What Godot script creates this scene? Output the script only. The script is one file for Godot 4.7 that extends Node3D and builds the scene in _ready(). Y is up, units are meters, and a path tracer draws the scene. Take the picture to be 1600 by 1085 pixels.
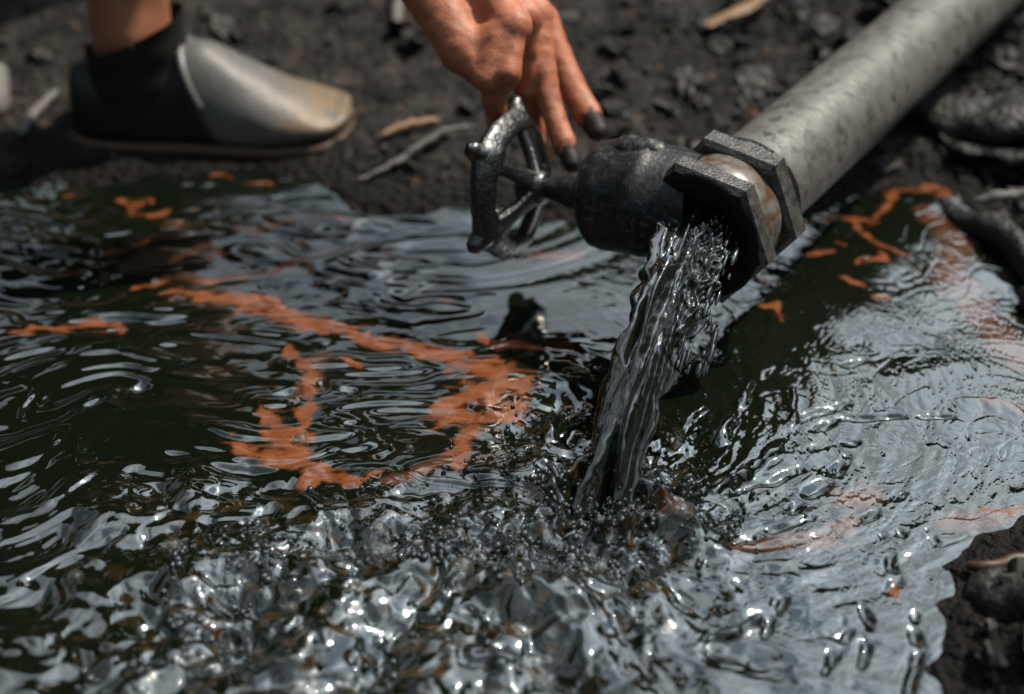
extends Node3D

# ---------------------------------------------------------------- layout constants
const EYE := Vector3(0, 0.525, 0)
const PITCH := 36.0
const FOCAL := 2200.0          # focal length in pixels of the 1600 px wide photograph
const SUN := Vector3(0.46, 0.85, -0.29)
const IMPACT := Vector2(0.053, -0.578)
const CELL := 0.00115
const PX0 := -0.60
const PZ0 := -1.02
const PNX := 980
const PNZ := 650

var look := Vector3(0, -sin(deg_to_rad(PITCH)), -cos(deg_to_rad(PITCH)))
var upv := Vector3(0, cos(deg_to_rad(PITCH)), -sin(deg_to_rad(PITCH)))
var taken := {}
var rng := RandomNumberGenerator.new()
var hts := PackedFloat32Array()
var mats := {}

# ---------------------------------------------------------------- naming
func numbered(n: String) -> String:
	if not taken.has(n):
		taken[n] = 0
		return n
	taken[n] += 1
	return "%s_%03d" % [n, taken[n]]

func tag(o: Node3D, label: String, category: String, group := "") -> Node3D:
	o.set_meta("label", label)
	o.set_meta("category", category)
	if group != "":
		o.set_meta("group", group)
	return o

func kind(o: Node3D, k: String) -> Node3D:
	o.set_meta("kind", k)
	return o

func base(n: String, where: Vector3) -> Node3D:
	var o := Node3D.new()
	o.name = numbered(n)
	add_child(o)
	o.position = where
	return o

func put(n: String, mesh: Mesh, m: Material, parent: Node3D = null) -> MeshInstance3D:
	var o := MeshInstance3D.new()
	o.mesh = mesh
	o.material_override = m
	if parent == null:
		o.name = numbered(n)
		add_child(o)
	else:
		o.name = n
		parent.add_child(o, true)
		o.position = -parent.position
	return o

# ---------------------------------------------------------------- where a ray through the lens meets a level plane or a depth
func ray(px: float, py: float) -> Vector3:
	return look + Vector3.RIGHT * ((px - 800.0) / FOCAL) + upv * ((542.5 - py) / FOCAL)

func on(px: float, py: float, h := 0.0) -> Vector3:
	var d := ray(px, py)
	return EYE + d * ((h - EYE.y) / d.y)

func deep(px: float, py: float, depth: float) -> Vector3:
	return EYE + ray(px, py) * depth

func flat(px: float, py: float) -> Vector2:
	var p := on(px, py)
	return Vector2(p.x, p.z)

# ---------------------------------------------------------------- noise
func noise(freq: float, s: int, octaves := 1, warp := 0.0, warp_freq := 0.0) -> FastNoiseLite:
	var n := FastNoiseLite.new()
	n.noise_type = FastNoiseLite.TYPE_SIMPLEX_SMOOTH
	n.seed = s
	n.frequency = freq
	n.fractal_type = FastNoiseLite.FRACTAL_NONE if octaves == 1 else FastNoiseLite.FRACTAL_FBM
	n.fractal_octaves = octaves
	if warp > 0.0:
		n.domain_warp_enabled = true
		n.domain_warp_amplitude = warp
		n.domain_warp_frequency = warp_freq
		n.domain_warp_fractal_type = FastNoiseLite.DOMAIN_WARP_FRACTAL_NONE
	return n

func ntex(freq: float, s: int, octaves: int, ramp: Gradient = null, side := 512, normal := 0.0, cell := false) -> NoiseTexture2D:
	var t := NoiseTexture2D.new()
	t.width = side
	t.height = side
	t.seamless = true
	var n := noise(freq, s, octaves)
	if cell:
		n.noise_type = FastNoiseLite.TYPE_CELLULAR
	t.noise = n
	if ramp:
		t.color_ramp = ramp
	if normal > 0.0:
		t.as_normal_map = true
		t.bump_strength = normal
	return t

func ramp(stops: Array) -> Gradient:
	var g := Gradient.new()
	var o := PackedFloat32Array()
	var c := PackedColorArray()
	for s in stops:
		o.append(s[0])
		c.append(s[1])
	g.offsets = o
	g.colors = c
	return g

func lin(r: float, g: float, b: float) -> Color:
	return Color(r, g, b).linear_to_srgb()

func grey(v: float) -> Color:
	return Color(v, v, v)

# ---------------------------------------------------------------- meshes
func arrays(v: PackedVector3Array, n: PackedVector3Array, idx: PackedInt32Array, c := PackedColorArray(), uv := PackedVector2Array()) -> ArrayMesh:
	var a := []
	a.resize(Mesh.ARRAY_MAX)
	a[Mesh.ARRAY_VERTEX] = v
	a[Mesh.ARRAY_NORMAL] = n
	a[Mesh.ARRAY_INDEX] = idx
	if c.size():
		a[Mesh.ARRAY_COLOR] = c
	if uv.size():
		a[Mesh.ARRAY_TEX_UV] = uv
	var m := ArrayMesh.new()
	m.add_surface_from_arrays(Mesh.PRIMITIVE_TRIANGLES, a)
	return m

# a sheet of nu x nv points, smooth; flips the winding to agree with the wanted side
func sheet(p: PackedVector3Array, nu: int, nv: int, closed_u := false, c := PackedColorArray(), away := Vector3.INF) -> ArrayMesh:
	var n := PackedVector3Array()
	n.resize(p.size())
	for j in nv:
		for i in nu:
			var i0 := i - 1
			var i1 := i + 1
			if closed_u:
				i0 = (i - 1 + nu) % nu
				i1 = (i + 1) % nu
			else:
				i0 = maxi(i0, 0)
				i1 = mini(i1, nu - 1)
			var du := p[j * nu + i1] - p[j * nu + i0]
			var dv := p[mini(j + 1, nv - 1) * nu + i] - p[maxi(j - 1, 0) * nu + i]
			n[j * nu + i] = dv.cross(du).normalized()
	var flip := false
	if away != Vector3.INF:
		var score := 0.0
		for k in range(0, p.size(), maxi(1, p.size() / 200)):
			score += n[k].dot(p[k] - away)
		flip = score < 0.0
	if flip:
		for k in n.size():
			n[k] = -n[k]
	var idx := PackedInt32Array()
	var last := nu if closed_u else nu - 1
	idx.resize(last * (nv - 1) * 6)
	var w := 0
	for j in nv - 1:
		for i in last:
			var a := j * nu + i
			var b := j * nu + (i + 1) % nu
			var d := a + nu
			var e := b + nu
			# clockwise seen from the side of n = dv x du
			if flip:
				idx[w] = a; idx[w + 1] = d; idx[w + 2] = b
				idx[w + 3] = b; idx[w + 4] = d; idx[w + 5] = e
			else:
				idx[w] = a; idx[w + 1] = b; idx[w + 2] = d
				idx[w + 3] = b; idx[w + 4] = e; idx[w + 5] = d
			w += 6
	return arrays(p, n, idx, c)

# a round bar through points with a radius at each; roughened by noise; both ends rounded off
func tube(pts: Array, radii: Array, sides := 14, rough := 0.0, freq := 60.0, s := 1, sub := 6, squash := 1.0) -> ArrayMesh:
	var cv := []
	var cr := []
	var m := pts.size()
	for i in m - 1:
		var p0: Vector3 = pts[maxi(i - 1, 0)]
		var p1: Vector3 = pts[i]
		var p2: Vector3 = pts[i + 1]
		var p3: Vector3 = pts[mini(i + 2, m - 1)]
		for k in sub:
			var t := float(k) / sub
			cv.append(p1.cubic_interpolate(p2, p0, p3, t))
			cr.append(lerpf(radii[i], radii[i + 1], t))
	cv.append(pts[m - 1])
	cr.append(radii[m - 1])
	# caps
	var d0: Vector3 = (cv[0] - cv[1]).normalized()
	var d1: Vector3 = (cv[-1] - cv[-2]).normalized()
	var r0: float = cr[0]
	var r1: float = cr[-1]
	for t in [0.35, 0.75, 0.98]:
		cv.push_front(cv[0] + d0 * r0 * 0.3)
		cr.push_front(r0 * sqrt(maxf(0.0, 1.0 - t * t)))
		cv.append(cv[-1] + d1 * r1 * 0.3)
		cr.append(r1 * sqrt(maxf(0.0, 1.0 - t * t)))
	var n := noise(freq, s, 2)
	var p := PackedVector3Array()
	var x := Vector3.ZERO
	for i in cv.size():
		var t: Vector3 = (cv[mini(i + 1, cv.size() - 1)] - cv[maxi(i - 1, 0)]).normalized()
		if i == 0:
			x = t.cross(Vector3.UP if absf(t.y) < 0.9 else Vector3.RIGHT).normalized()
		else:
			x = (x - t * x.dot(t)).normalized()
		var y := t.cross(x)
		for k in sides:
			var a := TAU * k / sides
			var q: Vector3 = x * cos(a) + y * sin(a) * squash
			var r: float = cr[i]
			if rough > 0.0:
				var at: Vector3 = cv[i] + q * r
				r *= 1.0 + rough * n.get_noise_3dv(at)
			p.append(cv[i] + q * r)
	return sheet(p, sides, cv.size(), true, PackedColorArray(), cv[cv.size() / 2] if cv.size() < 12 else Vector3.INF)

# profile of (along, radius) pairs turned about an axis; sides < 9 give flat facets
func lathe(o: Vector3, ax: Vector3, prof: Array, sides := 48, spin := 0.0, flat_sides := false, ref := Vector3.UP) -> ArrayMesh:
	ax = ax.normalized()
	var y := (ref - ax * ref.dot(ax)).normalized()
	var x := y.cross(ax).normalized()
	var st := SurfaceTool.new()
	st.begin(Mesh.PRIMITIVE_TRIANGLES)
	st.set_smooth_group(-1 if flat_sides else 0)
	var ring := []
	for q in prof:
		var row := []
		for k in sides:
			var a := TAU * k / sides + spin
			row.append(o + ax * q[0] + (x * cos(a) + y * sin(a)) * q[1])
		ring.append(row)
	for j in prof.size() - 1:
		# a sharp profile corner starts a new smoothing group
		var len_j := Vector2(prof[j + 1][0] - prof[j][0], prof[j + 1][1] - prof[j][1])
		if not flat_sides:
			var smooth := 0
			if prof[j].size() > 2:
				smooth = prof[j][2]
			st.set_smooth_group(smooth)
		if len_j.length() < 1e-7:
			continue
		for k in sides:
			var a: Vector3 = ring[j][k]
			var b: Vector3 = ring[j][(k + 1) % sides]
			var c: Vector3 = ring[j + 1][k]
			var d: Vector3 = ring[j + 1][(k + 1) % sides]
			for t in [[a, c, b], [b, c, d]]:
				if (t[1] - t[0]).cross(t[2] - t[0]).length() > 1e-12:
					for v in t:
						st.add_vertex(v)
	st.generate_normals()
	st.index()
	return st.commit()

# ---------------------------------------------------------------- bodies: tapered capsules joined into one skin
# bones: [a, b, ra, rb]
func skin(bones: Array, cell: float, k: float, paint = null, bump := 0.0, bump_freq := 80.0) -> ArrayMesh:
	var lo := Vector3.INF
	var hi := -Vector3.INF
	for b in bones:
		var r: float = maxf(b[2], b[3]) + 3.0 * cell + 2.0 * k
		lo = lo.min(b[0].min(b[1]) - Vector3.ONE * r)
		hi = hi.max(b[0].max(b[1]) + Vector3.ONE * r)
	var nx := int((hi.x - lo.x) / cell) + 2
	var ny := int((hi.y - lo.y) / cell) + 2
	var nz := int((hi.z - lo.z) / cell) + 2
	var f := PackedFloat32Array()
	f.resize(nx * ny * nz)
	for b in bones:
		var a: Vector3 = b[0]
		var e: Vector3 = b[1]
		var ra: float = b[2]
		var rb: float = b[3]
		var pad := maxf(ra, rb) + 2.5 * cell + 3.5 * k
		var l0 := ((a.min(e) - Vector3.ONE * pad - lo) / cell).floor()
		var l1 := ((a.max(e) + Vector3.ONE * pad - lo) / cell).ceil()
		var ab := e - a
		var inv := 1.0 / maxf(ab.length_squared(), 1e-9)
		for z in range(maxi(0, int(l0.z)), mini(nz, int(l1.z) + 1)):
			for y in range(maxi(0, int(l0.y)), mini(ny, int(l1.y) + 1)):
				var row := (z * ny + y) * nx
				for x in range(maxi(0, int(l0.x)), mini(nx, int(l1.x) + 1)):
					var p := lo + Vector3(x, y, z) * cell - a
					var t := clampf(p.dot(ab) * inv, 0.0, 1.0)
					var d := (p - ab * t).length() - lerpf(ra, rb, t)
					if d < 3.5 * k + 2.0 * cell:
						f[row + x] += exp(-maxf(d / k, -30.0))
	var n := noise(bump_freq, 5, 2)
	for z in nz:
		for y in ny:
			for x in nx:
				var at := (z * ny + y) * nx + x
				var s := f[at]
				f[at] = -k * log(s) if s > 1e-12 else 10.0 * k
				if bump > 0.0 and absf(f[at]) < 3.0 * cell:
					f[at] += bump * n.get_noise_3dv(lo + Vector3(x, y, z) * cell)
	# surface nets
	var v := PackedVector3Array()
	var id := PackedInt32Array()
	id.resize(f.size())
	id.fill(-1)
	var step := [0, 1, nx, nx + 1, nx * ny, nx * ny + 1, nx * ny + nx, nx * ny + nx + 1]
	var edges := [[0, 1], [2, 3], [4, 5], [6, 7], [0, 2], [1, 3], [4, 6], [5, 7], [0, 4], [1, 5], [2, 6], [3, 7]]
	var corner := [Vector3(0, 0, 0), Vector3(1, 0, 0), Vector3(0, 1, 0), Vector3(1, 1, 0), Vector3(0, 0, 1), Vector3(1, 0, 1), Vector3(0, 1, 1), Vector3(1, 1, 1)]
	for z in nz - 1:
		for y in ny - 1:
			for x in nx - 1:
				var at := (z * ny + y) * nx + x
				var c := 0
				if absf(f[at]) > 3.0 * cell:
					continue
				for q in 8:
					if f[at + step[q]] < 0.0:
						c += 1
				if c == 0 or c == 8:
					continue
				var sum := Vector3.ZERO
				var cnt := 0
				for ed in edges:
					var fa := f[at + step[ed[0]]]
					var fb := f[at + step[ed[1]]]
					if (fa < 0.0) != (fb < 0.0):
						sum += corner[ed[0]].lerp(corner[ed[1]], fa / (fa - fb))
						cnt += 1
				id[at] = v.size()
				v.append(lo + (Vector3(x, y, z) + sum / cnt) * cell)
	var idx := PackedInt32Array()
	var axes := [[1, nx, nx * ny], [nx, nx * ny, 1], [nx * ny, 1, nx]]
	for z in range(1, nz - 1):
		for y in range(1, ny - 1):
			for x in range(1, nx - 1):
				var at := (z * ny + y) * nx + x
				if id[at] < 0:
					continue
				for ax in axes:
					var fa := f[at]
					var fb := f[at + ax[0]]
					if (fa < 0.0) == (fb < 0.0):
						continue
					var q0 := id[at]
					var q1 := id[at - ax[1]]
					var q2 := id[at - ax[1] - ax[2]]
					var q3 := id[at - ax[2]]
					if q1 < 0 or q2 < 0 or q3 < 0:
						continue
					if fa < 0.0:
						idx.append_array([q0, q2, q1, q0, q3, q2])
					else:
						idx.append_array([q0, q1, q2, q0, q2, q3])
	var nrm := PackedVector3Array()
	nrm.resize(v.size())
	for t in range(0, idx.size(), 3):
		var g := (v[idx[t + 2]] - v[idx[t]]).cross(v[idx[t + 1]] - v[idx[t]])
		nrm[idx[t]] += g
		nrm[idx[t + 1]] += g
		nrm[idx[t + 2]] += g
	for i in nrm.size():
		nrm[i] = nrm[i].normalized()
	var col := PackedColorArray()
	if paint != null:
		col.resize(v.size())
		for i in v.size():
			col[i] = paint.call(v[i])
	return arrays(v, nrm, idx, col)

# ---------------------------------------------------------------- materials
func mat(n: String, albedo: Color, rough: float, spec := 0.5, vertex := false) -> StandardMaterial3D:
	var m := StandardMaterial3D.new()
	m.resource_name = n
	m.albedo_color = albedo
	m.roughness = rough
	m.metallic_specular = spec
	m.vertex_color_use_as_albedo = vertex
	mats[n] = m
	return m

func tri(m: StandardMaterial3D, per_metre: float) -> void:
	m.uv1_triplanar = true
	m.uv1_world_triplanar = true
	m.uv1_scale = Vector3.ONE * per_metre

func make_materials() -> void:
	var m := mat("oil", grey(0.2).linear_to_srgb(), 0.03, 0.7, true)
	m.clearcoat_enabled = true
	m.clearcoat = 1.0
	m.clearcoat_roughness = 0.02
	m = mat("stream oil", lin(0.006, 0.007, 0.005), 0.045, 0.7)
	m.clearcoat_enabled = true
	m.clearcoat = 1.0
	m.clearcoat_roughness = 0.02
	m = mat("scum", grey(0.2).linear_to_srgb(), 0.16, 0.5, true)
	m.clearcoat_enabled = true
	m.clearcoat = 0.5
	m.clearcoat_roughness = 0.05
	m = mat("bubble", Color(0.16, 0.10, 0.03, 0.06), 0.012, 1.0)
	m.transparency = BaseMaterial3D.TRANSPARENCY_ALPHA
	m = mat("big bubble", Color(0.33, 0.31, 0.26, 0.22), 0.012, 1.0)
	m.transparency = BaseMaterial3D.TRANSPARENCY_ALPHA
	m = mat("mud", grey(0.2).linear_to_srgb(), 0.7, 0.26, true)
	tri(m, 9.0)
	m.heightmap_enabled = true
	m.heightmap_texture = ntex(0.02, 4, 5)
	m.heightmap_scale = 0.9
	m = mat("chips", Color.WHITE, 0.6, 0.3, true)
	m = mat("wood", lin(0.014, 0.014, 0.0145), 0.5, 0.36)
	tri(m, 12.0)
	m.heightmap_enabled = true
	m.heightmap_texture = ntex(0.02, 14, 4)
	m.heightmap_scale = 0.25
	m = mat("pale wood", lin(0.10, 0.095, 0.09), 0.7, 0.5)
	m = mat("brown wood", lin(0.04, 0.018, 0.007), 0.5, 0.5)
	# pipe: dusty grey paint over steel, darker smears
	m = mat("pipe", Color.WHITE, 0.5, 0.5)
	tri(m, 6.0)
	m.albedo_texture = ntex(0.012, 21, 5, ramp([[0.0, lin(0.028, 0.022, 0.018)], [0.25, lin(0.06, 0.056, 0.05)], [0.45, lin(0.088, 0.084, 0.078)], [0.8, lin(0.104, 0.10, 0.094)], [1.0, lin(0.09, 0.072, 0.055)]]))
	m.detail_enabled = true
	m.detail_blend_mode = BaseMaterial3D.BLEND_MODE_MUL
	m.detail_albedo = ntex(0.022, 24, 5, ramp([[0.0, grey(0.3)], [0.28, grey(0.6)], [0.34, grey(1.0)], [1.0, grey(1.0)]]))
	m.roughness_texture = ntex(0.02, 22, 4, ramp([[0.0, grey(0.55)], [1.0, grey(1.0)]]))
	m.roughness = 0.62
	m.heightmap_enabled = true
	m.heightmap_texture = ntex(0.03, 23, 4)
	m.heightmap_scale = 0.06
	# cast fittings: black with a film of oil and dust
	m = mat("cast iron", Color.WHITE, 0.46, 0.42)
	tri(m, 14.0)
	m.albedo_texture = ntex(0.02, 31, 5, ramp([[0.0, lin(0.004, 0.004, 0.005)], [0.55, lin(0.008, 0.009, 0.011)], [0.78, lin(0.04, 0.042, 0.045)], [1.0, lin(0.10, 0.10, 0.10)]]))
	m.heightmap_enabled = true
	m.heightmap_texture = ntex(0.03, 32, 4)
	m.heightmap_scale = 0.035
	m = mat("hex steel", Color.WHITE, 0.38, 0.5)
	tri(m, 14.0)
	m.albedo_texture = ntex(0.015, 33, 5, ramp([[0.0, lin(0.008, 0.008, 0.008)], [0.4, lin(0.035, 0.034, 0.032)], [0.7, lin(0.07, 0.067, 0.063)], [1.0, lin(0.10, 0.07, 0.04)]]))
	m.heightmap_enabled = true
	m.heightmap_texture = ntex(0.05, 34, 4)
	m.heightmap_scale = 0.05
	m = mat("collar steel", Color.WHITE, 0.34, 0.5)
	tri(m, 14.0)
	m.albedo_texture = ntex(0.015, 35, 5, ramp([[0.0, lin(0.07, 0.022, 0.006)], [0.40, lin(0.07, 0.04, 0.022)], [0.55, lin(0.10, 0.095, 0.088)], [1.0, lin(0.13, 0.126, 0.118)]]))
	m = mat("bore", lin(0.004, 0.004, 0.004), 0.5, 0.3)
	m = mat("wet iron", lin(0.004, 0.004, 0.004), 0.28, 0.5)
	tri(m, 26.0)
	m.heightmap_enabled = true
	m.heightmap_texture = ntex(0.035, 41, 3)
	m.heightmap_scale = 0.08
	m.clearcoat_enabled = true
	m.clearcoat = 0.8
	m.clearcoat_roughness = 0.18
	m = mat("skin", Color.WHITE, 0.52, 0.45, true)
	tri(m, 30.0)
	m.heightmap_enabled = true
	m.heightmap_texture = ntex(0.045, 51, 4)
	m.heightmap_scale = 0.035
	m = mat("black cloth", lin(0.012, 0.012, 0.012), 0.85, 0.4)
	m.rim_enabled = true
	m.rim = 0.3
	m = mat("sock", lin(0.010, 0.011, 0.009), 0.9, 0.3)
	m = mat("rubber", Color.WHITE, 0.46, 0.4, true)
	tri(m, 20.0)
	m.heightmap_enabled = true
	m.heightmap_texture = ntex(0.02, 61, 4)
	m.heightmap_scale = 0.05
	m = mat("hair", lin(0.01, 0.009, 0.008), 0.5)

# ---------------------------------------------------------------- the start
func _ready() -> void:
	rng.seed = 77
	camera_and_light()
	make_materials()
	build_ground()
	build_pool()
	build_pipe()
	build_stream()
	build_person()
	build_bank_things()
	build_bubbles()
	build_chips()
	build_wood()

func camera_and_light() -> void:
	var cam := Camera3D.new()
	cam.name = "camera"
	add_child(cam)
	cam.position = EYE
	cam.rotation_degrees = Vector3(-PITCH, 0, 0)
	cam.near = 0.05
	cam.far = 400.0
	var at := CameraAttributesPhysical.new()
	at.frustum_focal_length = 50.0
	at.frustum_near = 0.05
	at.frustum_far = 400.0
	at.frustum_focus_distance = 0.80
	at.exposure_aperture = 3.0
	cam.attributes = at
	cam.projection = Camera3D.PROJECTION_FRUSTUM
	cam.size = 2.0 * 0.05 * 542.5 / FOCAL
	cam.frustum_offset = Vector2.ZERO
	cam.current = true

	var env := Environment.new()
	env.background_mode = Environment.BG_SKY
	env.tonemap_mode = Environment.TONE_MAPPER_LINEAR
	env.tonemap_exposure = 1.42
	env.sdfgi_enabled = true
	env.ssao_enabled = true
	env.ssil_enabled = true
	var sky := Sky.new()
	var pm := PanoramaSkyMaterial.new()
	pm.panorama = ImageTexture.create_from_image(sky_image())
	sky.sky_material = pm
	env.sky = sky
	var we := WorldEnvironment.new()
	we.name = "world"
	we.environment = env
	add_child(we)

	var sun := DirectionalLight3D.new()
	sun.name = "sun"
	sun.light_energy = 1.5
	sun.light_color = Color(1.0, 0.95, 0.87)
	sun.light_angular_distance = 0.5
	sun.shadow_enabled = true
	add_child(sun)
	sun.look_at_from_position(Vector3.ZERO, -SUN.normalized(), Vector3.UP)

# a hazy sky of broken cloud, brighter round the sun
func sky_image() -> Image:
	var w := 1024
	var h := 512
	var im := Image.create_empty(w, h, false, Image.FORMAT_RGBAF)
	var n := noise(1.5, 3, 5, 0.3, 1.2)
	var s := SUN.normalized()
	for j in h:
		var el := PI * (0.5 - (j + 0.5) / h)
		for i in w:
			var az := TAU * (i + 0.5) / w
			var d := Vector3(sin(az) * cos(el), sin(el), -cos(az) * cos(el))
			if d.y < 0.0:
				im.set_pixel(i, j, Color(0.10, 0.095, 0.09))
				continue
			var q := d / (0.35 + d.y)
			var c := smoothstep(-0.34, 0.12, n.get_noise_2d(q.x, q.z))
			var glow := pow(maxf(0.0, d.dot(s)), 4.0)
			var blue := Color(0.22, 0.30, 0.38).lerp(Color(0.52, 0.58, 0.64), pow(1.0 - d.y, 2.5))
			var cloud := Color(0.84, 0.97, 1.03) * (0.85 + 0.8 * n.get_noise_2d(q.x * 1.6 + 9.0, q.z * 1.6))
			var col := blue.lerp(cloud, c * 0.85) * (0.33 + 2.5 * glow)
			col.a = 1.0
			im.set_pixel(i, j, col)
	return im

# ---------------------------------------------------------------- shore
func shore() -> PackedVector2Array:
	var out := PackedVector2Array()
	for q in [[-260, 330], [-100, 292], [0, 288], [100, 272], [220, 268], [330, 255], [430, 252], [520, 290], [580, 318], [660, 325], [720, 312], [800, 322], [900, 335], [1010, 330], [1120, 345], [1250, 335], [1330, 300], [1390, 282], [1480, 276], [1530, 320], [1580, 380], [1640, 420], [1720, 560], [1690, 760], [1630, 822], [1565, 850], [1515, 885], [1530, 925], [1480, 955], [1505, 985], [1495, 1040], [1500, 1110], [1520, 1300]]:
		out.append(flat(q[0], q[1]))
	out.append(Vector2(0.12, -0.31))
	out.append(Vector2(-0.2, -0.30))
	out.append(Vector2(-0.44, -0.36))
	out.append(Vector2(-0.55, -0.6))
	return out

func edge_distance(p: Vector2, poly: PackedVector2Array) -> float:
	var best := 1e9
	for i in poly.size():
		var q := Geometry2D.get_closest_point_to_segment(p, poly[i], poly[(i + 1) % poly.size()])
		best = minf(best, p.distance_squared_to(q))
	best = sqrt(best)
	return -best if Geometry2D.is_point_in_polygon(p, poly) else best

var sd_grid := PackedFloat32Array()
var n_clod: FastNoiseLite
var n_lump: FastNoiseLite
var n_fine: FastNoiseLite
var n_wig: FastNoiseLite

func shore_at(x: float, z: float) -> float:
	var u := clampf((x + 0.9) / 0.02, 0.0, 88.9)
	var w := clampf((z + 1.9) / 0.02, 0.0, 88.9)
	var i := int(u)
	var j := int(w)
	u -= i
	w -= j
	var a := lerpf(sd_grid[j * 90 + i], sd_grid[j * 90 + i + 1], u)
	var b := lerpf(sd_grid[j * 90 + 90 + i], sd_grid[j * 90 + 91 + i], u)
	return lerpf(a, b, w)

func ground_height(x: float, z: float) -> float:
	var sd := shore_at(x, z) + 0.008 * n_wig.get_noise_2d(x, z)
	if sd < -0.06:
		return -0.035
	var out := smoothstep(-0.004, 0.03, sd)
	var h := lerpf(-0.035, 0.0025, smoothstep(-0.06, 0.0, sd))
	h += 0.012 * smoothstep(0.0, 0.08, sd) + 0.022 * smoothstep(0.05, 0.4, sd)
	var c := n_clod.get_noise_2d(x, z)
	var l := n_lump.get_noise_2d(x, z)
	var right := smoothstep(0.08, 0.3, x)
	h += out * ((0.006 + 0.012 * right) * l + (0.004 + 0.006 * right) * absf(c) + 0.0028 * n_fine.get_noise_2d(x, z))
	# the clod at the lower right
	var near := smoothstep(-0.62, -0.52, z) * smoothstep(0.16, 0.22, x)
	h += near * out * (0.003 + 0.014 * absf(c))
	return h

func axis(lo: float, hi: float, step: float, reach: float) -> PackedFloat32Array:
	var out := PackedFloat32Array()
	var d := step
	var x := lo
	var below := []
	while x > -reach:
		d *= 1.35
		x -= d
		below.push_front(x)
	for b in below:
		out.append(b)
	x = lo
	while x < hi:
		out.append(x)
		x += step
	d = step
	while x < reach:
		out.append(x)
		d *= 1.35
		x += d
	out.append(x)
	return out

func build_ground() -> void:
	var poly := shore()
	sd_grid.resize(90 * 90)
	for j in 90:
		for i in 90:
			sd_grid[j * 90 + i] = edge_distance(Vector2(-0.9 + i * 0.02, -1.9 + j * 0.02), poly)
	n_clod = noise(28.0, 11, 3, 0.02, 20.0)
	n_lump = noise(9.0, 12, 3)
	n_fine = noise(110.0, 13, 2)
	n_wig = noise(30.0, 14, 2)
	var n_tone := noise(16.0, 15, 4)
	var n_rust := noise(40.0, 16, 2)
	var xs := axis(-0.72, 0.72, 0.0035, 150.0)
	var zs := axis(-1.75, -0.28, 0.0035, 150.0)
	var p := PackedVector3Array()
	var c := PackedColorArray()
	p.resize(xs.size() * zs.size())
	c.resize(p.size())
	var k := 0
	for z in zs:
		for x in xs:
			p[k] = Vector3(x, ground_height(x, z), z)
			var t := 0.5 + 0.5 * n_tone.get_noise_2d(x, z)
			var dark := Color(0.0058, 0.0056, 0.0053)
			var dry := Color(0.029, 0.0262, 0.0236)
			var right := smoothstep(-0.02, 0.2, x)
			var s := clampf((t - 0.3) * 2.2 - 0.35 * right, 0.0, 1.0)
			var q := dark.lerp(dry, s)
			q = q.lerp(Color(0.12, 0.07, 0.04), 0.5 * smoothstep(0.45, 0.75, n_rust.get_noise_2d(x, z)))
			if z > -0.7:
				q = dark * 0.45
			q = (dark * 0.7).lerp(q, smoothstep(0.0, 0.045, shore_at(x, z)))
			q = q * 5.0
			q.a = 1.0
			c[k] = q
			k += 1
	var o := put("ground", sheet(p, xs.size(), zs.size(), false, c, Vector3(0, -1000, -1)), mats["mud"])
	kind(o, "structure")
	o.set_meta("label", "dark oily mud bank round the pool")

# ---------------------------------------------------------------- the pool of oil
func splat(arr: PackedFloat32Array, pts: Array, grow := 1.0) -> PackedFloat32Array:
	# pts: [px, py, half width in photo pixels]; keeps 1 - distance / width where that is largest
	for s in pts.size() - 1:
		var a := flat(pts[s][0], pts[s][1])
		var b := flat(pts[s + 1][0], pts[s + 1][1])
		var wa: float = pts[s][2] * grow / 2400.0
		var wb: float = pts[s + 1][2] * grow / 2400.0
		var m := maxf(wa, wb) * 1.8
		var i0 := maxi(0, int((minf(a.x, b.x) - m - PX0) / CELL))
		var i1 := mini(PNX - 1, int((maxf(a.x, b.x) + m - PX0) / CELL))
		var j0 := maxi(0, int((minf(a.y, b.y) - m - PZ0) / CELL))
		var j1 := mini(PNZ - 1, int((maxf(a.y, b.y) + m - PZ0) / CELL))
		var ab := b - a
		var inv := 1.0 / maxf(ab.length_squared(), 1e-12)
		for j in range(j0, j1 + 1):
			for i in range(i0, i1 + 1):
				var q := Vector2(PX0 + i * CELL, PZ0 + j * CELL) - a
				var t := clampf(q.dot(ab) * inv, 0.0, 1.0)
				var v := 1.0 - (q - ab * t).length() / lerpf(wa, wb, t)
				if v > arr[j * PNX + i]:
					arr[j * PNX + i] = v
	return arr

func blob(p: Vector2, px: float, py: float, rx: float, ry: float) -> float:
	# a soft patch given in photo pixels, laid on the pool
	var c := flat(px, py)
	var a := flat(px + rx, py)
	var b := flat(px, py - ry)
	var d := p - c
	var u := d.x / (a.x - c.x)
	var v := d.y / (b.y - c.y)
	return exp(-(u * u + v * v))

func water(x: float, z: float) -> float:
	var u := clampf((x - PX0) / CELL, 0.0, PNX - 1.001)
	var v := clampf((z - PZ0) / CELL, 0.0, PNZ - 1.001)
	return hts[int(v) * PNX + int(u)]

func band(q: Vector2) -> float:
	return 0.75 * blob(q, 760, 850, 330, 55) + 0.5 * blob(q, 330, 980, 110, 110)

var chop_grid := PackedFloat32Array()

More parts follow.
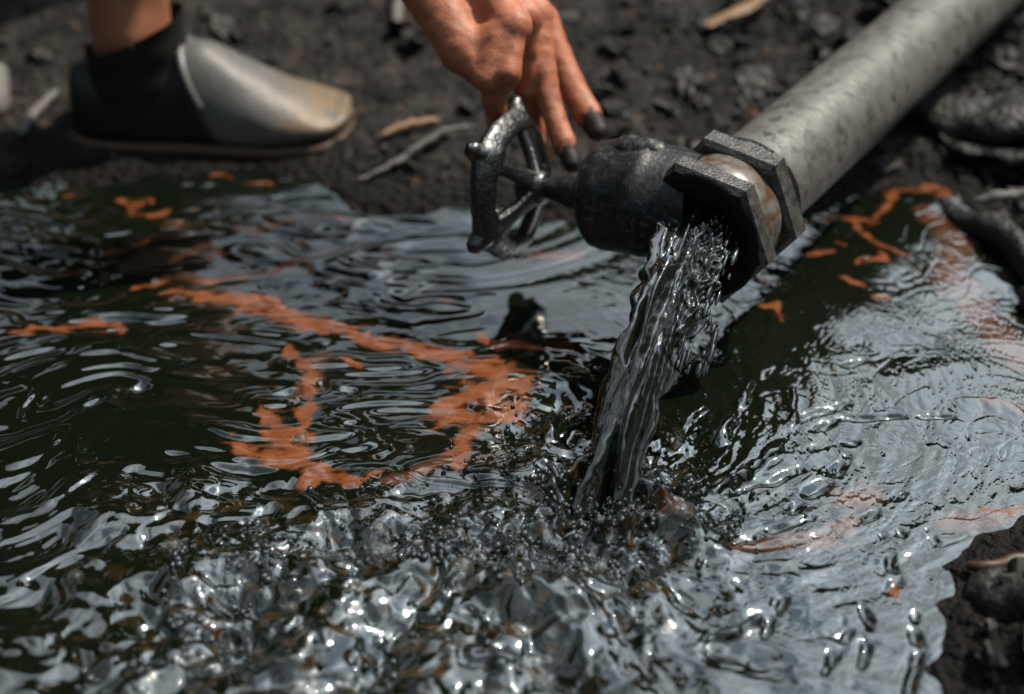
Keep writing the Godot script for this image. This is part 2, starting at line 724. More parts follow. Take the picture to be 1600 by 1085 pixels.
func build_pool() -> void:
	var count := PNX * PNZ
	var rust := PackedFloat32Array()
	rust.resize(count)
	rust.fill(-1.0)
	for line in rust_lines():
		rust = splat(rust, line, 0.9)
	var pink := PackedFloat32Array()
	pink.resize(count)
	pink.fill(-1.0)
	for line in pink_lines():
		pink = splat(pink, line)
	var slit := PackedFloat32Array()
	slit.resize(count)
	slit.fill(-1.0)
	for line in slit_lines():
		slit = splat(slit, line, 1.5)
	var crest := PackedFloat32Array()
	crest.resize(count)
	crest.fill(-1.0)
	for line in [[[1075, 760, 16], [1110, 705, 14], [1140, 655, 11], [1162, 620, 8], [1174, 598, 4]], [[1050, 700, 8], [1075, 660, 9], [1100, 640, 5]], [[1110, 770, 8], [1180, 735, 10], [1225, 690, 9], [1242, 648, 6], [1240, 610, 5]], [[1010, 850, 12], [1060, 815, 22], [1085, 835, 10]], [[930, 800, 12], [980, 810, 16], [1030, 800, 12]], [[860, 760, 10], [850, 700, 12], [870, 640, 10]], [[1100, 1000, 7], [1150, 985, 9], [1185, 970, 6]]]:
		crest = splat(crest, line, 1.3)
	hts.resize(count)
	chop_grid.resize(count)
	var n_base := noise(10.5, 101, 1, 0.036, 13.0)
	var n_turn := noise(5.0, 99, 1)
	var n_mid := noise(27.0, 102, 1, 0.018, 22.0)
	var n_small := noise(150.0, 103, 1, 0.004, 90.0)
	var n_ring := noise(14.0, 104, 2)
	var n_chop := noise(16.0, 105, 1, 0.014, 20.0)
	var n_chop2 := noise(60.0, 106, 1, 0.005, 50.0)
	var n_line := noise(13.0, 107, 1, 0.022, 13.0)
	var n_line2 := noise(21.0, 108, 1, 0.016, 18.0)
	var n_long := noise(60.0, 109, 2)
	var n_where := noise(20.0, 110, 2)
	var n_foam := noise(48.0, 111, 3)
	var n_grain := noise(420.0, 112, 2)
	var n_bead := noise(120.0, 113)
	n_bead.noise_type = FastNoiseLite.TYPE_CELLULAR
	n_bead.cellular_return_type = FastNoiseLite.RETURN_DISTANCE
	var p := PackedVector3Array()
	p.resize(count)
	var col := PackedColorArray()
	col.resize(count)
	var scum := PackedByteArray()
	scum.resize(count)
	var k := 0
	for j in PNZ:
		var z := PZ0 + j * CELL
		for i in PNX:
			var x := PX0 + i * CELL
			var q := Vector2(x, z)
			var dv := q - IMPACT
			var r := dv.length()
			var left := smoothstep(0.13, -0.03, x)
			# foreground churn, thrown up by the fall of the stream
			var f := 1.15 * blob(q, 760, 900, 330, 120) + 0.9 * blob(q, 560, 1010, 420, 110) + 0.9 * blob(q, 985, 790, 150, 80) + 0.8 * blob(q, 870, 680, 60, 85) + 0.5 * blob(q, 1040, 690, 60, 60) + 0.35 * blob(q, 250, 880, 250, 150) + 0.5 * blob(q, 330, 790, 200, 60)
			f = minf(f, 1.15)
			chop_grid[k] = f
			var calm := 1.0 - minf(f, 1.0)
			var h := 0.0
			var tw := 0.16 * n_turn.get_noise_2d(x, z) + 0.22 * smoothstep(-0.72, -0.45, z) * smoothstep(0.0, -0.3, x)
			var ox := x + 0.08
			var oz := z + 0.68
			var fx := ox * cos(tw) - oz * sin(tw)
			var fz := ox * sin(tw) + oz * cos(tw)
			var still := 1.0 - 0.9 * blob(q, 830, 480, 150, 130)
			var b := n_base.get_noise_2d(fx * lerpf(0.4, 0.8, left), fz * lerpf(1.1, 2.6, left))
			var b2 := n_mid.get_noise_2d(fx * lerpf(0.4, 0.75, left), fz * lerpf(0.9, 1.9, left))
			h += b * lerpf(0.0012, 0.0022, left)
			h += b2 * lerpf(0.00025, 0.0011, left)
			h += sin(b * 9.0 + b2 * 3.5) * lerpf(0.00002, 0.00030, left)
			h += n_small.get_noise_2d(fx * 0.6, fz * 1.4) * lerpf(0.0, 0.00005, left)
			var wob := n_ring.get_noise_2d(x, z)
			h += sin((r + 0.022 * wob) * TAU / 0.023) * exp(-r / 0.10) * lerpf(0.00005, 0.0006, left) * (0.4 + wob)
			if left < 0.99:
				var ang := atan2(dv.y, dv.x) + 7.0 * r
				var s := n_long.get_noise_2d(r * 0.22 + 0.02 * wob, ang * 0.11)
				var open := (1.0 - left)
				h += s * 0.0007 * open * smoothstep(0.02, 0.07, r) * smoothstep(0.34, 0.14, r)
				var wh := smoothstep(-0.15, 0.25, n_where.get_noise_2d(x, z))
				var ln := n_line.get_noise_2d(fx * 0.7 + 0.1 * s, fz * 1.6)
				var g := ln / 0.055
				h -= 0.00052 * exp(-g * g) * open * wh
				h += sin(ln * 12.0 + s * 2.0) * 0.00006 * open
				g = n_line2.get_noise_2d(fx * 0.8, fz * 1.7) / 0.06
				h -= 0.00030 * exp(-g * g) * open * (1.0 - 0.6 * wh)
			h *= still
			if slit[k] > -0.1:
				h -= 0.0024 * pow(smoothstep(-0.1, 1.0, slit[k]), 1.5) * (0.6 + 0.9 * n_chop2.get_noise_2d(x, z))
			if f > 0.03:
				var c0 := n_ring.get_noise_2d(x * 0.9, z * 0.9 + 4.0)
				var c1 := n_chop.get_noise_2d(x * 1.25, z)
				var c2 := n_chop2.get_noise_2d(x * 1.2, z)
				var e := f * f
				h += f * (0.0064 * c0 + 0.0088 * c1 * (0.5 + 1.0 * absf(c0)) + 0.0026 * c2 * (0.5 + 0.9 * band(q))) + e * 0.0024 * (0.4 + 0.6 * band(q)) * (0.4 - absf(c2) * 1.3)
				var where := smoothstep(0.05, 0.4, n_where.get_noise_2d(x * 1.4 + 3.0, z * 1.4) - 0.35 + band(q))
				if where > 0.0:
					var d := n_bead.get_noise_2d(x, z * 1.15) + 1.0
					h += 0.0040 * f * where * sqrt(maxf(0.0, 0.30 - d * d))
			if crest[k] > 0.0:
				h += 0.0046 * smoothstep(0.0, 0.9, crest[k] + 0.5 * n_chop2.get_noise_2d(x, z)) * (0.55 + 0.9 * n_chop.get_noise_2d(x * 2.0, z * 2.0))
			# the pit and lip where the stream falls in
			h += 0.011 * exp(-pow((r - 0.026) / 0.011, 2.0)) * (0.6 + 0.9 * n_chop2.get_noise_2d(x, z)) - 0.006 * exp(-pow(r / 0.018, 2.0))
			hts[k] = h
			p[k] = Vector3(x, h, z)
			# colour: olive-black oil, rust emulsion floating in streaks
			var oil := Color(0.0038, 0.0050, 0.0027)
			var nf := n_foam.get_noise_2d(x, z * 1.4)
			var ng := n_grain.get_noise_2d(x, z)
			var m := 0.0
			var wi := clampi(i + int(9.0 * n_foam.get_noise_2d(x * 0.45 + 5.0, z * 0.45)), 0, PNX - 1)
			var wj := clampi(j + int(9.0 * n_foam.get_noise_2d(x * 0.45, z * 0.45 + 9.0)), 0, PNZ - 1)
			var rv := rust[wj * PNX + wi]
			if rv > -0.8:
				var wisp := n_line2.get_noise_2d(fx * 0.6 + 2.0, fz * 1.8)
				m = smoothstep(0.04, 0.60, rv + 0.75 * nf + 0.16 * ng)
				m = maxf(m, 0.8 * smoothstep(0.16, 0.03, absf(wisp)) * smoothstep(-0.7, 0.1, rv + 0.5 * nf))
				m *= 0.82 + 0.18 * smoothstep(-0.3, 0.2, n_mid.get_noise_2d(fx * 1.3, fz * 2.5 + 3.0))
			var pk := 0.0
			if pink[k] > -0.6:
				pk = 0.55 * smoothstep(0.0, 0.8, pink[k] + 0.5 * nf + 0.1 * ng)
			var tone := Color(0.105, 0.028, 0.008).lerp(Color(0.16, 0.056, 0.024), clampf(0.5 + 0.8 * nf + 0.4 * ng, 0.0, 1.0))
			var cc := oil.lerp(tone, m)
			cc = cc.lerp(Color(0.10, 0.04, 0.022), pk * (1.0 - m))
			if f > 0.25:
				cc = cc.lerp(Color(0.05, 0.03, 0.010), clampf((f - 0.25) * 0.7, 0.0, 0.6) * smoothstep(0.1, 0.5, nf))
			cc = cc * 5.0
			cc.a = 1.0
			col[k] = cc
			scum[k] = 1 if m > 0.5 else 0
			k += 1
	var nrm := PackedVector3Array()
	nrm.resize(count)
	for j in PNZ:
		for i in PNX:
			var a := j * PNX
			var dx := (hts[a + mini(i + 1, PNX - 1)] - hts[a + maxi(i - 1, 0)]) / (2.0 * CELL)
			var dz := (hts[mini(j + 1, PNZ - 1) * PNX + i] - hts[maxi(j - 1, 0) * PNX + i]) / (2.0 * CELL)
			nrm[a + i] = Vector3(-dx, 1.0, -dz).normalized()
	var wet := PackedInt32Array()
	var foam := PackedInt32Array()
	for j in PNZ - 1:
		for i in PNX - 1:
			var a := j * PNX + i
			var x := PX0 + i * CELL
			var z := PZ0 + j * CELL
			if (i % 6 == 0 or true) and shore_at(x, z) > 0.03:
				continue
			var tri6 := [a, a + 1, a + PNX, a + 1, a + PNX + 1, a + PNX]
			if scum[a] + scum[a + 1] + scum[a + PNX] + scum[a + PNX + 1] > 2:
				foam.append_array(tri6)
			else:
				wet.append_array(tri6)
	var o := put("oil_pool", arrays(p, nrm, wet, col), mats["oil"])
	kind(o, "structure")
	o.set_meta("label", "rippled pool of black oil")
	o = put("rust_scum", packed(p, nrm, foam, col), mats["scum"])
	kind(o, "stuff")
	o.set_meta("label", "rust-orange emulsion drifting in streaks on the oil")

# keeps only the points that the triangles use
func packed(p: PackedVector3Array, n: PackedVector3Array, idx: PackedInt32Array, c: PackedColorArray) -> ArrayMesh:
	var seen := PackedInt32Array()
	seen.resize(p.size())
	seen.fill(-1)
	var v := PackedVector3Array()
	var nn := PackedVector3Array()
	var cc := PackedColorArray()
	var ii := PackedInt32Array()
	ii.resize(idx.size())
	for t in idx.size():
		var a := idx[t]
		if seen[a] < 0:
			seen[a] = v.size()
			v.append(p[a])
			nn.append(n[a])
			cc.append(c[a])
		ii[t] = seen[a]
	return arrays(v, nn, ii, cc)

func rust_lines() -> Array:
	return [
		[[210, 443, 8], [290, 434, 14], [340, 436, 18], [420, 424, 14], [480, 402, 8], [540, 380, 8]],
		[[255, 462, 8], [300, 462, 16], [360, 466, 24], [400, 478, 30], [470, 505, 24], [560, 520, 20], [640, 546, 26], [710, 556, 34], [780, 588, 40], [826, 606, 26]],
		[[760, 605, 36], [720, 632, 30], [690, 648, 28], [735, 660, 30], [800, 640, 30], [825, 632, 14]],
		[[735, 668, 24], [722, 705, 22], [700, 724, 8]],
		[[600, 748, 5], [560, 750, 10], [515, 742, 18], [470, 726, 28], [420, 706, 26], [375, 690, 22]],
		[[465, 720, 24], [440, 672, 24], [420, 650, 18], [405, 640, 10]],
		[[470, 670, 14], [484, 620, 16], [476, 575, 14], [452, 540, 8]],
		[[470, 700, 24], [480, 745, 20], [475, 760, 12]],
		[[20, 522, 8], [100, 508, 12], [170, 506, 16], [190, 512, 8]],
		[[185, 312, 6], [205, 332, 10], [235, 336, 12], [262, 328, 8]], [[200, 318, 8], [222, 310, 12], [235, 316, 8]],
		[[345, 268, 10], [360, 274, 8]], [[378, 284, 10], [402, 286, 16], [424, 290, 10]], [[270, 352, 8], [292, 348, 10]],
		[[370, 352, 12], [390, 358, 14], [450, 352, 10], [530, 345, 8]], [[280, 405, 6], [300, 390, 10], [330, 384, 8], [350, 396, 8]],
		[[100, 308, 8], [112, 306, 8]], [[210, 382, 6], [230, 372, 6]],
		[[755, 524, 8], [790, 535, 20], [830, 542, 12], [860, 545, 5]], [[600, 395, 7], [640, 402, 10]], [[545, 560, 12], [550, 572, 10]],
		[[1255, 352, 14], [1310, 340, 18], [1360, 345, 14], [1385, 318, 10], [1400, 300, 18], [1440, 290, 24], [1482, 290, 18]],
		[[1330, 345, 10], [1355, 372, 10], [1385, 388, 10], [1420, 396, 8]], [[1250, 405, 6], [1300, 398, 9]],
		[[1470, 300, 14], [1480, 330, 12], [1500, 345, 16]], [[1320, 432, 8], [1350, 440, 14]], [[1195, 474, 10], [1215, 470, 10], [1225, 500, 6]],
		[[1200, 440, 12], [1215, 438, 10]], [[1370, 464, 7], [1390, 470, 9]], [[1310, 380, 8], [1325, 385, 6]], [[1350, 410, 10], [1375, 406, 12]],
		[[1540, 806, 7], [1600, 800, 12]], [[1290, 820, 5], [1325, 812, 5]], [[1395, 905, 8], [1400, 930, 8]],
	]

func pink_lines() -> Array:
	return [
		[[1480, 420, 40], [1540, 500, 50], [1590, 560, 50]], [[1450, 330, 30], [1500, 380, 40], [1480, 440, 40]],
		[[1150, 858, 14], [1230, 848, 22], [1300, 840, 26], [1330, 815, 18]], [[1540, 625, 14], [1620, 645, 20]], [[1320, 780, 30], [1360, 770, 30]],
		[[560, 400, 14], [640, 450, 20], [700, 470, 20]], [[450, 420, 12], [540, 385, 12], [560, 350, 10]], [[840, 400, 20], [900, 400, 20]],
		[[1480, 815, 30], [1570, 810, 30]], [[700, 720, 20], [640, 745, 18], [600, 750, 14]], [[470, 620, 26], [500, 560, 20]], [[960, 800, 30], [1050, 820, 24]],
	]

func slit_lines() -> Array:
	return [
		[[1335, 822, 5], [1362, 806, 7], [1385, 792, 6], [1396, 790, 3]], [[1398, 784, 3], [1408, 776, 6], [1416, 770, 3]],
		[[1396, 852, 5], [1390, 880, 8], [1400, 905, 12], [1385, 920, 8]], [[1428, 950, 6], [1426, 980, 9], [1434, 1010, 8], [1430, 1050, 9], [1418, 1090, 7]],
		[[1345, 940, 4], [1356, 970, 8], [1355, 1010, 7], [1348, 1040, 5]], [[1210, 640, 6], [1240, 655, 8], [1330, 628, 7]],
		[[1270, 670, 7], [1320, 652, 9], [1400, 650, 5], [1490, 652, 4]], [[1235, 800, 7], [1270, 770, 14], [1300, 745, 12], [1325, 712, 7]],
		[[1150, 765, 7], [1210, 752, 9], [1250, 735, 7]], [[1120, 860, 8], [1200, 830, 9], [1270, 812, 5]], [[1195, 990, 6], [1215, 950, 8], [1230, 935, 5]],
		[[1290, 1050, 5], [1310, 1010, 8], [1330, 985, 5]], [[1380, 835, 6], [1400, 828, 7], [1412, 836, 5]], [[1450, 828, 4], [1462, 850, 6]],
		[[1430, 545, 5], [1390, 552, 6], [1320, 570, 6]], [[1270, 700, 6], [1300, 690, 7], [1340, 690, 5]],
		[[430, 620, 8], [520, 600, 14], [560, 620, 10]], [[120, 640, 8], [220, 600, 10]],
	]

# ---------------------------------------------------------------- pipe, valve and handwheel
const AX := Vector3(0.575, 0.0, -0.818)
const FRONT := Vector3(0.1114, 0.082, -0.7232)
const STEM := Vector3(-0.89, -0.135, -0.43)

func hex_nut(n: String, from: float, to: float, side: float, bore: float, m: Material, parent: Node3D, spin: float) -> void:
	var ch := 0.0022
	put(n, lathe(FRONT, AX, [[from + 0.002, bore], [from, bore + 0.002], [from, side - ch * 1.6], [from + ch, side], [to - ch, side], [to, side - ch * 1.6], [to, bore], [from + 0.002, bore]], 6, spin, true), m, parent)

func build_pipe() -> void:
	var g := base("oil_pipe", on(1160, 330, 0.0))
	tag(g, "thick grey steel pipe ending in a black gate valve that pours oil", "pipe")
	var sp := deg_to_rad(5.0)
	# long run
	var pr := []
	for k in 40:
		pr.append([0.066 + k * 0.05, 0.0335])
	put("pipe_run", lathe(FRONT, AX, pr, 64), mats["pipe"], g)
	put("thread_ring", lathe(FRONT, AX, [[0.051, 0.036], [0.053, 0.0395], [0.058, 0.040], [0.060, 0.0370], [0.063, 0.0375], [0.066, 0.0358], [0.068, 0.0338]], 48), mats["wet iron"], g)
	hex_nut("hex_nut", 0.036, 0.053, 0.0480, 0.034, mats["hex steel"], g, sp)
	put("collar", lathe(FRONT, AX, [[0.0135, 0.0375], [0.0145, 0.0385], [0.035, 0.0385], [0.0365, 0.037]], 56), mats["collar steel"], g)
	hex_nut("hex_nut", 0.0, 0.015, 0.0470, 0.029, mats["hex steel"], g, sp)
	put("end_face", lathe(FRONT, AX, [[-0.0006, 0.029], [-0.0012, 0.030], [-0.0012, 0.0432], [-0.0004, 0.0436]], 6, sp, true), mats["bore"], g)
	put("bore", lathe(FRONT, AX, [[0.0015, 0.0292], [0.012, 0.0285], [0.06, 0.028], [0.0605, 0.0]], 40), mats["bore"], g)
	# black face plate of the front hexagon, oily and unlit
	put("end_ring", lathe(FRONT, AX, [[-0.0005, 0.0288], [-0.0022, 0.0300], [-0.0024, 0.0395], [-0.0005, 0.0412]], 48), mats["bore"], g)
	# bonnet that carries the stem
	var t := FRONT + AX * 0.024 + Vector3(0, 0.009, 0)
	var body := lathe(t, STEM, [[0.012, 0.030], [0.028, 0.0345], [0.040, 0.0348], [0.0415, 0.0362], [0.049, 0.0364], [0.0505, 0.0350], [0.070, 0.0354], [0.0785, 0.0335], [0.0835, 0.028], [0.086, 0.020], [0.0865, 0.010]], 48)
	put("valve_body", body, mats["cast iron"], g)
	# rough lump of casting and grit on top of the body
	put("casting_boss", tube([t + STEM * 0.040 + Vector3(0, 0.030, -0.004), t + STEM * 0.058 + Vector3(0, 0.030, -0.004), t + STEM * 0.070 + Vector3(0, 0.028, -0.004)], [0.008, 0.0105, 0.008], 18, 0.22, 120.0, 8, 8), mats["cast iron"], g)
	put("stem", lathe(t, STEM, [[0.086, 0.0125], [0.096, 0.0118], [0.104, 0.0095], [0.110, 0.0075], [0.116, 0.0066], [0.127, 0.0064], [0.128, 0.005], [0.1282, 0.0]], 28), mats["cast iron"], g)
	build_wheel(g, t)

func build_wheel(g: Node3D, t: Vector3) -> void:
	var ax := STEM.normalized()
	var e1 := (Vector3.UP - ax * ax.y).normalized()
	var e2 := ax.cross(e1)
	var w := t + ax * 0.1400
	var hub := w - ax * 0.017
	var wheel := Node3D.new()
	wheel.name = "handwheel"
	g.add_child(wheel, true)
	wheel.position = -g.position
	var turn := deg_to_rad(32.0)
	# rim: a conical band, scalloped at five lobes
	var p := PackedVector3Array()
	var rings := 120
	var sides := 16
	var nn := noise(140.0, 44, 2)
	for i in rings:
		var a := TAU * i / rings
		var lobe := pow(0.5 + 0.5 * cos(5.0 * (a - turn)), 3.0)
		var rad := e1 * cos(a) + e2 * sin(a)
		for k in sides:
			var b := TAU * k / sides
			var cb := signf(cos(b)) * pow(absf(cos(b)), 0.7)
			var sb := signf(sin(b)) * pow(absf(sin(b)), 0.7)
			var along := rad * 0.74 + ax * 0.67
			var across := -rad * 0.67 + ax * 0.74
			var q := w + rad * (0.0405 + 0.0015 * lobe) + along * cb * (0.0084 + 0.0016 * lobe) + across * sb * (0.0054 + 0.0008 * lobe)
			q += (q - w - rad * 0.0405).normalized() * 0.0008 * nn.get_noise_3dv(q)
			p.append(q)
	# rows run round the section, so close the long way by repeating the first ring
	for k in sides:
		p.append(p[k])
	var rim := sheet(p, sides, rings + 1, true)
	var o := put("rim", rim, mats["wet iron"], g)
	o.reparent(wheel, false)
	o.position = Vector3.ZERO
	for n in 5:
		var a := turn + TAU * n / 5.0
		var rad := e1 * cos(a) + e2 * sin(a)
		var lob := tube([w + rad * 0.0430 + ax * 0.003, w + rad * 0.0490 + ax * 0.005, w + rad * 0.0530 + ax * 0.006], [0.0085, 0.0068, 0.0055], 14, 0.1, 150.0, 60 + n, 5)
		o = put("knob", lob, mats["wet iron"], wheel)
		o.position = Vector3.ZERO
		# spoke: a flat bar from the hub out to the lobe, widening at both ends
		var s0 := hub + rad * 0.008
		var s1 := w + rad * 0.038 - ax * 0.002
		var dir := (s1 - s0).normalized()
		var side := ax.cross(rad).normalized()
		var nrm := side.cross(dir).normalized()
		var q := PackedVector3Array()
		for i in 15:
			var u := float(i) / 14.0
			var half := lerpf(0.0070, 0.0095, u) - 0.0026 * sin(PI * u)
			for k in 12:
				var b := TAU * k / 12
				var cb := signf(cos(b)) * pow(absf(cos(b)), 0.6)
				var sb := signf(sin(b)) * pow(absf(sin(b)), 0.6)
				q.append(s0.lerp(s1, u) + side * cb * half + nrm * sb * 0.0042)
		o = put("spoke", sheet(q, 12, 15, true, PackedColorArray(), s0.lerp(s1, 0.5)), mats["wet iron"], wheel)
		o.position = Vector3.ZERO
	o = put("hub", lathe(hub, ax, [[-0.0085, 0.0], [-0.008, 0.0085], [-0.006, 0.0108], [0.006, 0.0115], [0.011, 0.0095], [0.0115, 0.0]], 32), mats["wet iron"], wheel)
	o.position = Vector3.ZERO

# ---------------------------------------------------------------- falling oil
func stream_at(t: float) -> Vector3:
	var a := FRONT + Vector3(0.003, 0.005, -0.010)
	var land := Vector3(IMPACT.x, -0.012, IMPACT.y)
	var flatp := a.lerp(land, t)
	flatp.y = a.y + (land.y - a.y) * (0.12 * t + 0.88 * t * t)
	return flatp

func build_stream() -> void:
	var g := base("oil_stream", Vector3(IMPACT.x, 0, IMPACT.y))
	tag(g, "glossy black oil pouring from the open valve into the pool", "oil stream")
	var nu := 150
	var nv := 260
	var n_rope := noise(1.0, 201, 2)
	var n_bead := noise(1.0, 202, 2, 0.35, 0.8)
	var n_fine := noise(1.0, 203, 2)
	var p := PackedVector3Array()
	for j in nv:
		var t := float(j) / (nv - 1)
		var c := stream_at(t)
		var dir := (stream_at(minf(t + 0.01, 1.0)) - stream_at(maxf(t - 0.01, 0.0))).normalized()
		var side := -dir.cross(Vector3.UP).normalized()
		var nr := dir.cross(side).normalized()
		var hw := lerpf(0.0225, 0.0165, smoothstep(0.0, 0.8, t)) * (1.0 - 0.1 * sin(t * 9.0))
		var ht := lerpf(0.0125, 0.0085, t)
		var along := t * 0.20
		for i in nu:
			var a := TAU * i / nu
			var ca := cos(a)
			var sa := sin(a)
			var q := side * ca * hw + nr * sa * ht
			var ragged := n_rope.get_noise_2d(along * 46.0, 7.0 + signf(ca) * 3.0)
			q += side * ca * hw * 0.24 * ragged * absf(ca) * smoothstep(0.0, 0.1, t)
			var s := ca * hw
			var rope := n_rope.get_noise_3d(s * 95.0, along * 8.0, sa * 0.8)
			var rope2 := n_fine.get_noise_3d(s * 190.0, along * 40.0, sa * 2.0)
			var right := smoothstep(-0.1, 0.5, ca)
			var bead := n_bead.get_noise_3d(s * 200.0, along * 90.0, sa * 3.0)
			var d := 0.0098 * rope * (1.0 + 0.5 * smoothstep(0.7, 1.0, t)) + 0.0010 * rope2 + bead * (0.0006 + 0.0042 * right * smoothstep(0.8, 0.2, t))
			var nd := (side * ca / hw + nr * sa / ht).normalized()
			p.append(c + q + nd * d)
	put("oil_sheet", sheet(p, nu, nv, true, PackedColorArray()), mats["stream oil"], g)
	# drops thrown off the ragged right edge of the fall
	var sp := sphere(9, 6)
	var list: Array[Transform3D] = []
	for k in 120:
		var t := pow(rng.randf(), 1.3) * 0.62
		var c := stream_at(t)
		var dir := (stream_at(t + 0.01) - stream_at(maxf(t - 0.01, 0.0))).normalized()
		var side := -dir.cross(Vector3.UP).normalized()
		var off := rng.randf_range(0.012, 0.027 + 0.012 * t)
		var at := c + side * off + Vector3(0, rng.randf_range(-0.010, 0.010), 0)
		var r := rng.randf_range(0.0006, 0.0022)
		var b := Basis.looking_at(dir, Vector3.RIGHT) * Basis.from_scale(Vector3(r, r * rng.randf_range(0.7, 1.0), r * rng.randf_range(1.5, 4.5)))
		list.append(Transform3D(b, at - g.position))
	var mm := many("oil_drops", sp, list, mats["stream oil"], g)
	kind(mm, "stuff")
	build_splash()

func sphere(seg: int, rings: int) -> SphereMesh:
	var s := SphereMesh.new()
	s.radius = 1.0
	s.height = 2.0
	s.radial_segments = seg
	s.rings = rings
	return s

func many(n: String, mesh: Mesh, list: Array[Transform3D], m: Material, parent: Node3D = null, tint := PackedColorArray()) -> MultiMeshInstance3D:
	var mm := MultiMesh.new()
	mm.transform_format = MultiMesh.TRANSFORM_3D
	mm.use_colors = tint.size() > 0
	mm.mesh = mesh
	mm.instance_count = list.size()
	for i in list.size():
		mm.set_instance_transform(i, list[i])
		if tint.size():
			mm.set_instance_color(i, tint[i])
	var o := MultiMeshInstance3D.new()
	o.multimesh = mm
	o.material_override = m
	if parent:
		o.name = n
		parent.add_child(o, true)
	else:
		o.name = numbered(n)
		add_child(o)
	return o

func build_splash() -> void:
	# tongues and threads of oil thrown up round the fall, and the drops among them
	var st := SurfaceTool.new()
	st.begin(Mesh.PRIMITIVE_TRIANGLES)
	var tongues := []
	for k in 16:
		var a := rng.randf_range(-PI, PI)
		var r0 := rng.randf_range(0.016, 0.034)
		var at := Vector3(IMPACT.x + cos(a) * r0 * 1.3, 0.0, IMPACT.y + sin(a) * r0)
		var l := rng.randf_range(0.004, 0.013)
		var out := Vector3(cos(a + rng.randf_range(-1.0, 1.0)), 0, sin(a + rng.randf_range(-1.0, 1.0)))
		var hgt := rng.randf_range(0.002, 0.012)
		tongues.append([at, at + out * l * 0.4 + Vector3(0, hgt * 0.8, 0), at + out * l * 0.8 + Vector3(0, hgt, 0), at + out * l * 1.1 + Vector3(0, hgt * 0.7, 0)])
	var s := 300
	for t in tongues:
		var rr := []
		var r := rng.randf_range(0.0010, 0.0022)
		for i in t.size():
			rr.append(r * (1.5 - 1.1 * float(i) / (t.size() - 1)) * rng.randf_range(0.7, 1.3))
		st.append_from(tube(t, rr, 10, 0.5, 180.0, s, 6), 0, Transform3D())
		s += 1
	var o := put("oil_splash", st.commit(), mats["stream oil"])
	kind(o, "stuff")
	o.set_meta("label", "threads and drops of oil splashing up round the falling stream")
	var list: Array[Transform3D] = []
	for k in 520:
		var a := rng.randf_range(-PI, PI)
		var r := absf(rng.randfn(0.03, 0.03))
		var x := IMPACT.x + cos(a) * r * 1.3
		var z := IMPACT.y + sin(a) * r
		var y := water(x, z) + absf(rng.randfn(0.0, 0.006))
		var q := rng.randf_range(0.0004, 0.0017)
		list.append(Transform3D(Basis.from_scale(Vector3(q, q * rng.randf_range(0.7, 1.5), q)), Vector3(x, y, z)))
	var mm := many("splash_drops", sphere(9, 6), list, mats["stream oil"])
	kind(mm, "stuff")
	mm.set_meta("label", "drops of oil flying round the splash")

